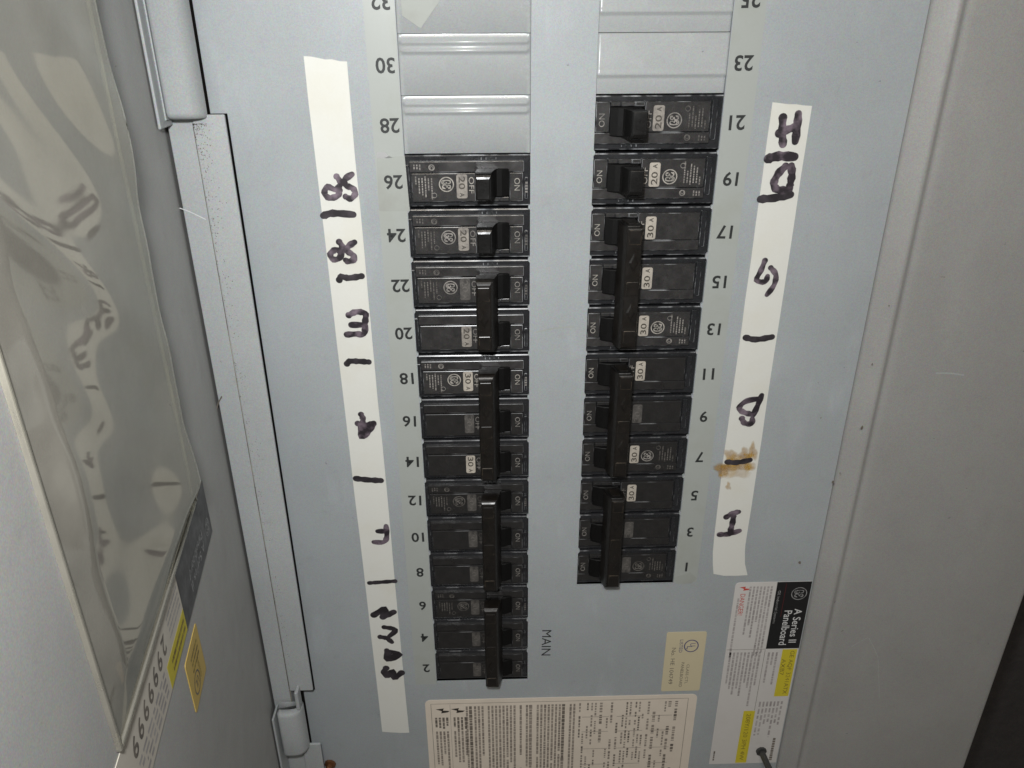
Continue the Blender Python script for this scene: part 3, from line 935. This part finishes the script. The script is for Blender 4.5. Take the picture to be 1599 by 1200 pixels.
# rust-brown blots soaked into the right tape
def blots():
    mb = MB()
    ox, oy = rt_out[0]
    soak = []
    for (x, y, rx, ry, rot_, den) in ((1128, 733, 12, 11, 20, .95), (1150, 727, 24, 9, -4, .85), (1140, 712, 9, 11, 10, .75), (1162, 709, 8, 10, 0, .75), (1175, 706, 7, 13, 10, .8), (1150, 738, 20, 9, -8, .4), (1137, 759, 4, 6, 0, .6), (1160, 716, 16, 8, 0, .6), (1170, 727, 9, 8, 0, .5)):
        n = 18
        base = len(mb.v)
        c = P(x, y)
        z = 0.0135 + 0.0004 * len(soak) / 60
        vs = [(c[0] - ox, c[1] - oy, z)]
        sk = [den]
        for ringk, (f_, s_) in enumerate(((0.40, 0.75), (0.78, 0.62), (1.15, 0.0))):
            for i in range(n):
                a = 2 * math.pi * i / n
                j = 1 + 0.22 * math.sin(3 * a + x) + 0.14 * math.sin(5 * a + y)
                q = P(x + f_ * j * rx * math.cos(a), y + f_ * j * ry * math.sin(a))
                vs.append((q[0] - ox, q[1] - oy, z)); sk.append(den * s_)
        fs = [(0, 1 + (i + 1) % n, 1 + i) for i in range(n)]
        for r_ in range(2):
            for i in range(n):
                j = (i + 1) % n
                fs.append((1 + r_ * n + i, 1 + r_ * n + j, 1 + (r_ + 1) * n + j, 1 + (r_ + 1) * n + i))
        mb.add(vs, fs, 'stain'); soak += sk
    o = mb.build('stain', rt)
    at = o.data.attributes.new('soak', 'FLOAT', 'POINT')
    at.data.foreach_set('value', soak)
blots()

# ------------------------------------------------------------------ stickers on the deadfront
# big cream warning label at the bottom
th = empty('warning_label', (-3.2, -0.6, 0), 'large cream paper label covered in fine print below the breakers', 'label')
mb = MB()
mb.plate([(x, y) for x, y in rrect(0, -5.2, 7.0, 0, 0.14, 4)], 0.001, 0.012, 'cream')
mb.build('paper', th)
mb = MB()
z = 0.0145
t = 0.014
for (x0, y0, x1, y1) in ((0.14, -0.14, 6.78, -0.14 + t), (0.14, -5.1, 0.14 + t, -0.14), (6.78 - t, -5.1, 6.78, -0.14 - .001)):
    mb.sheet([(x0, y0), (x1, y0), (x1, y1), (x0, y1)], z, 'fine')
mb.sheet([(0.63, -5.0), (0.638, -5.0), (0.638, -0.16), (0.63, -0.16)], z, 'fine')
mb.build('printed_border', th)
mb = MB()
for cx in (0.44, 0.83):
    mb = MB()
    mb.sheet(bolt_poly(cx, -0.38, 0.36, 0), z, 'bolt')
    mb.build('lightning_symbol', th)
mb = MB()
r = random.Random(3)
def col(x, y, L, mat, th_, sd, **k):
    fine_lines(mb, x, y, L, mat, z, -90, th_, sd, **k)
sd = 100
x = 0.26
while x < 1.02:
    if abs(x - 0.634) > 0.045:
        col(x, -0.62, 0.3 + r.random() * 0.2, 'fine_dark', 0.06, sd); col(x, -1.12, r.uniform(0.8, 1.6), 'fine', 0.06, sd + 1)
    x += 0.095; sd += 2
x = 1.06
while x < 3.9:
    big = r.random() < 0.15
    w_ = 0.085 if big else 0.06
    y = -0.24
    while y > -4.9:
        L = r.uniform(1.2, 3.6)
        col(x, y, min(L, y + 5.0), 'fine_dark' if (big and r.random() < .6) else 'fine', w_, sd)
        y -= L + r.choice((0.0, 0.1, 0.5)); sd += 1
    x += w_ + (0.035 if r.random() < .8 else 0.10)
x = 3.98
while x < 6.62:
    w_ = r.choice((0.05, 0.06, 0.08))
    y = -0.22
    while y > -4.9:
        L = r.uniform(0.15, 0.55)
        if r.random() < 0.72:
            col(x, y, L, r.choice(('fine', 'fine', 'fine', 'fine_dark')), w_, sd, word=(0.04, 0.10), gap=0.03)
        y -= L + r.uniform(0.06, 0.25); sd += 1
    x += w_ + r.choice((0.045, 0.06, 0.09))
for y in (-0.72, -1.26, -1.9, -2.5, -3.2):
    for (x0, x1) in ((4.05, 4.75), (4.95, 5.65), (5.85, 6.4)):
        mb.sheet([(x0, y + .004), (x0 + 0.001, y - 0.01), (x1, y - 0.01), (x1, y + .004)], z + 0.001, 'fine')
fp = mb.build('fine_print', th)
fp['kind'] = 'stuff'

# yellowed listing sticker
UO = (2.84, -0.47)
th = empty('listing_sticker', (*UO, 0), 'small yellowed listing sticker with blue round mark and serial number', 'sticker')
mb = MB(); mb.plate(rrect(0, 0, 0.99, 1.97, 0.05, 3), 0.001, 0.014, 'ul'); mb.build('paper', th)
z = 0.0165
mb = MB()
ring_into(mb, 0.64, 1.52, 0.185, 0.205, 0.028, 'blue', z)
text_into(mb, 'U', 0.675, 1.56, 0.13, 'blue', -90, z, 0.10)
text_into(mb, 'L', 0.60, 1.47, 0.13, 'blue', -90, z, 0.08)
text_into(mb, '®', 0.53, 1.43, 0.05, 'blue', -90, z)
text_into(mb, 'LISTED', 0.385, 1.52, 0.085, 'blue', -90, z, 0.42)
mb.build('listing_mark', th)
mb = MB()
text_into(mb, 'CLASS CTL', 0.62, 0.58, 0.07, 'fine_dark', -90, z, 0.66)
text_into(mb, 'PANELBOARD', 0.48, 0.56, 0.075, 'fine_dark', -90, z, 0.84)
text_into(mb, 'No. HE 104749', 0.215, 0.86, 0.105, 'fine_dark', -90, z, 1.22)
mb.build('lettering', th)

# tall white, black and yellow rating label at the right
TO = (4.36, -3.22)
th = empty('rating_label', (*TO, 0), 'tall white label with black and yellow blocks near the right edge', 'label')
mb = MB(); mb.plate(rrect(0, 0, 1.83, 6.22, 0.10, 4, (0, 0, 0, 1)), 0.001, 0.012, 'white'); mb.build('paper', th)
z = 0.0145
def local(x, y): 
    u, v = P(x, y); return (u - TO[0], v - TO[1])
bl = local(1193, 1013); tl = local(1214, 908)
mb = MB()
X0 = 1.00; Y0 = local(1193, 1013)[1]
mb.plate([(X0, Y0), (1.83, Y0), (1.83, 6.22), (X0, 6.22)], 0.0125, z, 'black')
mb.build('black_block', th)
zt = z + 0.003
mb = MB()
monogram_into(mb, 1.57, 5.86, 0.19, 'wdim', zt, -90, 0.018)
mb.build('emblem', th)
mb = MB()
text_into(mb, 'A Series II', 1.63, 4.85, 0.19, 'wtext', -90, zt, 1.08, 0.006)
mb.build('lettering', th); mb = MB()
text_into(mb, 'Panelboard', 1.39, 4.79, 0.19, 'wtext', -90, zt, 1.10, 0.006)
mb.build('lettering', th); mb = MB()
text_into(mb, 'GE Industrial Systems', 1.075, 5.45, 0.085, 'wdim', -90, zt, 1.02)
mb.build('lettering', th); mb = MB()
mb.sheet([(1.215, 5.15), (1.227, 5.15), (1.227, 6.18), (1.215, 6.18)], zt, 'red_dim')
mb.build('red_rule', th)
mb = MB()
zy = z
yb1 = local(1211, 1087)[1]
mb.plate([(1.43, yb1), (1.80, yb1), (1.80, Y0 - 0.03), (1.43, Y0 - 0.03)], 0.0125, zy, 'yellow')
text_into(mb, 'GE AQF 3241ATX', 1.68, (yb1 + Y0) / 2, 0.125, 'brown_ink', -90, zy + .003, (Y0 - yb1) * 0.90)
text_into(mb, 'AXB7', 1.51, Y0 - 0.62, 0.11, 'brown_ink', -90, zy + .003, 0.55)
mb.build('yellow_block', th)
mb = MB()
y2t = local(1160, 1110)[1]; 
mb.plate([(0.71, 0.03), (1.01, 0.03), (1.01, y2t), (0.71, y2t)], 0.0125, zy, 'yellow')
text_into(mb, '208Y/120 3PH 4W', 0.86, (0.03 + y2t) / 2, 0.115, 'brown_ink', -90, zy + .003, y2t * 0.88)
mb.build('yellow_block', th)
mb = MB()
mb.sheet([(0.02, Y0 - 0.012), (0.99, Y0 - 0.012), (0.99, Y0 - 0.002), (0.02, Y0 - 0.002)], z, 'fine_dark')
mb.sheet([(0.985, y2t + .02), (0.995, y2t + .02), (0.995, Y0 - 0.014), (0.985, Y0 - 0.014)], z, 'fine_dark')
for k in range(10):
    if k in (1, 2): continue
    fine_lines(mb, 0.12 + 0.085 * k, 6.10 if k > 2 else 5.75, [1.9, 0, 0, 1.5, 1.2, 1.6, 1.1, 2.2, 2.2, 2.1][k], 'g_ink', z, -90, 0.052, 300 + k)
for k in range(9):
    fine_lines(mb, 0.13 + 0.092 * k, Y0 - 0.1, r.uniform(1.0, 1.9), 'g_ink', z, -90, 0.055, 330 + k)
for k in range(3):
    fine_lines(mb, 1.10 + 0.10 * k, Y0 - 0.12, r.uniform(0.3, 1.1), 'g_ink', z, -90, 0.055, 350 + k)
for k in range(7):
    fine_lines(mb, 1.10 + 0.095 * k, yb1 - 0.18, r.uniform(0.7, 1.5), 'g_ink', z, -90, 0.055, 360 + k, (0.1, 0.2), 0.06)
fine_lines(mb, 1.66, 0.95, 0.85, 'fine_dark', z, -90, 0.08, 380, (0.05, .08), 0.02)
fine_lines(mb, 0.10, 0.50, 0.36, 'fine_dark', z, -90, 0.045, 381)
f_ = mb.build('fine_print', th); f_['kind'] = 'stuff'
mb = MB()
mb.sheet(bolt_poly(0.235, 6.04, 0.26, 0), z, 'red')
mb.build('lightning_symbol', th); mb = MB()
text_into(mb, 'DANGER!', 0.215, 5.55, 0.12, 'red', -90, z, 0.66)
mb.build('danger_lettering', th)

# ------------------------------------------------------------------ things on the door (door axes: x out from the hinge, y down the panel, z off the face)
def on_door(name, label, cat, x, y):
    o = empty(name, (0, 0, 0), label, cat)
    mw = DM4.copy(); mw.translation = DM4 @ Vector((x, y, 0))
    loc = mw.translation * IN
    o.rotation_euler = DM.to_euler()
    o.location = loc
    return o
th = on_door('door_label', 'long white, black and yellow label printed with large digits on the open door', 'label', 2.30, -7.72)
mb = MB(); mb.plate(rrect(0, 0, 8.6, 1.12, 0.03, 2), 0.001, 0.012, 'dlabel'); mb.build('paper', th)
mb = MB()
mb.plate([(0.0, 0), (2.62, 0), (2.62, 1.12), (0, 1.12)], 0.0125, 0.0145, 'dblack')
monogram_into(mb, 0.32, 0.80, 0.17, 'wdim', 0.018, 0)
text_into(mb, 'A Series II', 1.35, 0.86, 0.17, 'wdim', 0, 0.018, 1.2, 0.01)
text_into(mb, 'Panelboard', 1.35, 0.62, 0.17, 'wdim', 0, 0.018, 1.2, 0.01)
mb.build('black_block', th)
mb = MB()
mb.plate([(2.63, 0.70), (3.86, 0.70), (3.86, 1.115), (2.63, 1.115)], 0.0125, 0.0145, 'dyellow')
for k in range(2):
    fine_lines(mb, 2.72, 0.84 + 0.14 * k, 0.9, 'brown_ink', 0.0175, 0, 0.07, 401 + k)
mb.build('yellow_block', th)
for k in range(7):
    mb = MB()
    text_into(mb, '2999999'[k], 3.78 + 0.285 * k, 0.38, 0.31, 'fine_dark', 0, 0.0145, 0.20, 0.02)
    mb.build('digit', th)
mb = MB()
for k in range(4):
    fine_lines(mb, 2.7, 0.2 + 0.11 * k, 0.75, 'g_ink', 0.0145, 0, 0.05, 410 + k)
    fine_lines(mb, 4.0, 0.66 + 0.11 * k, r.uniform(1.2, 2.4), 'g_ink', 0.0145, 0, 0.06, 420 + k, (0.1, 0.25), 0.06)
f_ = mb.build('fine_print', th); f_['kind'] = 'stuff'

th = on_door('door_sticker', 'small amber sticker with a round mark on the open door', 'sticker', 4.45, -6.32)
mb = MB(); mb.plate(rrect(0, 0, 0.98, 1.02, 0.05, 3), 0.001, 0.012, 'amber'); mb.build('paper', th)
mb = MB()
ring_into(mb, 0.60, 0.72, 0.20, 0.20, 0.03, 'fine_dark', 0.0145)
text_into(mb, 'UL', 0.60, 0.72, 0.17, 'fine_dark', 0, 0.0145, 0.2)
text_into(mb, 'LISTED', 0.34, 0.66, 0.09, 'brown_ink', 90, 0.0145, 0.38)
for k in range(3):
    fine_lines(mb, 0.18 , 0.2 + 0.12 * k, 0.5, 'brown_ink', 0.0145, 0, 0.05, 430 + k)
mb.build('listing_mark', th)

# clear vinyl document pocket
th = on_door('document_pocket', 'clear glossy vinyl document pocket with wrinkled film on the open door', 'document pocket', 3.12, -7.85)
PX, PY = 5.06, -11.0                                     # extent out from the hinge, extent up the panel
TILT = 0.036
def bulge(x, y):
    """ripples of the loose film: x 0..PX, y 0..PY (upwards)"""
    Y = -y
    e = min(1, x / 0.5) * min(1, (PX - x) / 0.5) * min(1, Y / 0.6)
    e = max(0, e)
    h = 0.04 - 0.032 * math.sin(math.pi * min(1, max(0, x / PX)))
    h += 0.028 * math.sin(1.15 * Y + 0.9 * x + 0.4) + 0.015 * math.sin(2.3 * Y - 1.7 * x + 1.0)
    h += 0.013 * math.sin(3.6 * Y - 3.4 * x + 0.6 * math.sin(1.3 * Y)) + 0.0025 * math.sin(7.3 * Y - 5.6 * x + 1.2)
    return 0.03 + e * (0.05 + h + TILT * (PX - x))
mb = MB()
nx, ny = 60, 120
vs = []; fs = []
for i in range(nx + 1):
    for j in range(ny + 1):
        x = PX * i / nx; y = PY * j / ny
        vs.append((x, y, bulge(x, y)))
for i in range(nx):
    for j in range(ny):
        k = i * (ny + 1) + j
        fs.append((k, k + 1, k + ny + 2, k + ny + 1))
mb.add(vs, fs, 'film')
mb.build('film', th, smooth=True)
mb = MB()
def weld(a, b_, w):
    (x0, y0), (x1, y1) = a, b_
    mb.box((min(x0, x1), min(y0, y1), 0.004), (max(x0, x1), max(y0, y1), 0.065), 'weld', 0.02)
weld((-0.08, PY), (0.0, 0.07), 0.1); weld((PX, PY), (PX + 0.07, 0.07), 0.1); weld((0.002, 0.0), (PX - 0.002, 0.08), 0.1)
mb.build('welded_edge', th)
